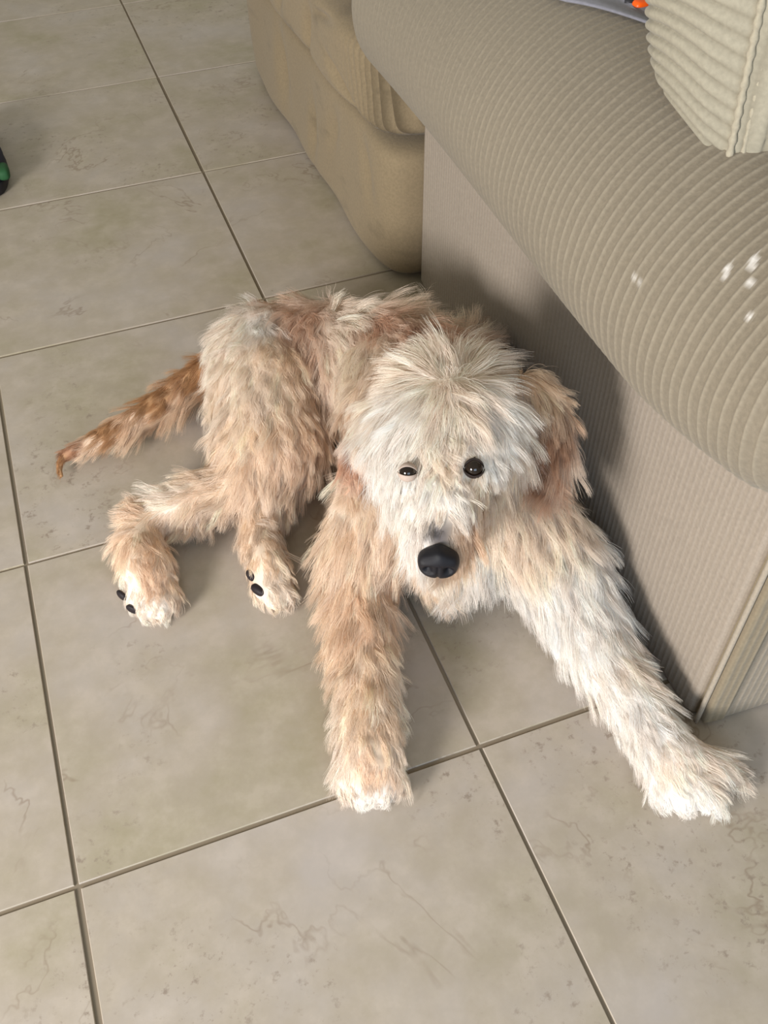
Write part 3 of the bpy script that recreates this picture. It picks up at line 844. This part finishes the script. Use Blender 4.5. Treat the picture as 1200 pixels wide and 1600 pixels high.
# --- eyes
def eye(c, r, look, part_cover=False):
    V, F = superbox((0, 0, 0), (r, r, r), 2, 20); V = V + c - look * r * .35
    o = weld(mesh_obj('eye', V, F, M_eye)); attach(o, dog)
    # dark lid rim
    x = np.cross(look, [0, 0, 1.]); x /= np.linalg.norm(x); y = np.cross(x, look)
    ring = [c + look * r * .30 + (math.cos(a_) * x * r * .96 + math.sin(a_) * y * r * .78) for a_ in np.linspace(0, 2 * PI, 28)]
    if True:                                        # almond-shaped lids; the veiled eye is half shut
        cc = c - look * r * .35
        for (e0, e1) in (((34, 95), (-24, -95)) if part_cover else ((58, 95), (-50, -95))):
            V = []
            for fr in np.linspace(0, 1, 14):
                for az in np.linspace(-1.5, 1.5, 22):
                    el = math.radians(e0 * max(0.0, math.cos(az * 1.02)) * (1 - fr) + e1 * fr)
                    dd = math.cos(el) * math.cos(az) * look + math.cos(el) * math.sin(az) * x + math.sin(el) * y
                    V.append(cc + dd * r * 1.09)
            q = mesh_obj('eyelid', V, grid_faces(14, 22), M_furlid if part_cover else M_lid); attach(q, o)
            so_ = q.modifiers.new('thick', 'SOLIDIFY'); so_.thickness = .0008
    return o


t = NT('dark_brown_eye'); t.b.inputs['Base Color'].default_value = (*lin(26, 17, 12), 1); t.b.inputs['Roughness'].default_value = .08; M_eye = t.m
M_furlid = plain('grey_pink_lid', lin(176, 158, 146), .9)
M_lid = plain('black_lid', lin(40, 30, 28), .5)
look = CAM - (eyeL + eyeR) / 2; look /= np.linalg.norm(look)
eye(eyeL - look * .0015, .0088, look); eye(eyeR - look * .001, .0082, look, True)

# --- nose leather
t = NT('black_nose_leather'); nz = t.n('ShaderNodeTexVoronoi', i_Scale=900.0)
bp = t.n('ShaderNodeBump', i_Height=nz.outputs['Distance'], i_Strength=.3, i_Distance=.0004); t.l(bp.outputs[0], t.b.inputs['Normal'])
t.b.inputs['Base Color'].default_value = (*lin(20, 19, 25), 1); t.b.inputs['Specular IOR Level'].default_value = .3; t.b.inputs['Roughness'].default_value = .42; M_nose = t.m
nfw = fwd * .80 + look * .45; nfw /= np.linalg.norm(nfw); nrt = np.cross(nfw, [0, 0, 1.]); nrt /= np.linalg.norm(nrt); nup = np.cross(nrt, nfw)


def nosefn(U, V):
    V = V.copy()
    V[:, 0] *= 1 + .10 * U[:, 2]
    for s in (-1, 1):
        d = np.exp(-((V[:, 0] - s * .0095) / .0042) ** 2 - ((V[:, 2] + .001) / .0038) ** 2) * (U[:, 1] > 0)
        V[:, 1] -= d * .006
    V[:, 1] -= np.exp(-(V[:, 0] / .0016) ** 2) * .0018 * (U[:, 1] > 0) * (V[:, 2] < .002)
    V[:, 2] += .004 * np.exp(-(V[:, 0] / .008) ** 2) * (U[:, 2] > 0)
    return V


V, F = superbox((0, 0, 0), (.0195, .0125, .0155), 2.5, 44, nosefn)
V = nose_c + V[:, :1] * nrt + V[:, 1:2] * nfw + V[:, 2:] * nup
nose = weld(mesh_obj('nose', V, F, M_nose)); attach(nose, dog)

# --- black paw pads showing on the soles of the hind feet
M_pad = plain('black_paw_pad', lin(34, 27, 30), .6)
for (c, sx, sy, ang) in PADS:
    V, F = superbox((0, 0, 0), (sy, sx, .0065), 2.2, 14); a_ = math.radians(-ang)
    V = c + np.stack([V[:, 0] * math.cos(a_) - V[:, 1] * math.sin(a_), V[:, 0] * math.sin(a_) + V[:, 1] * math.cos(a_), V[:, 2]], 1)
    o = weld(mesh_obj('paw_pad', V, F, M_pad)); attach(o, dog)
bpy.context.view_layer.update()
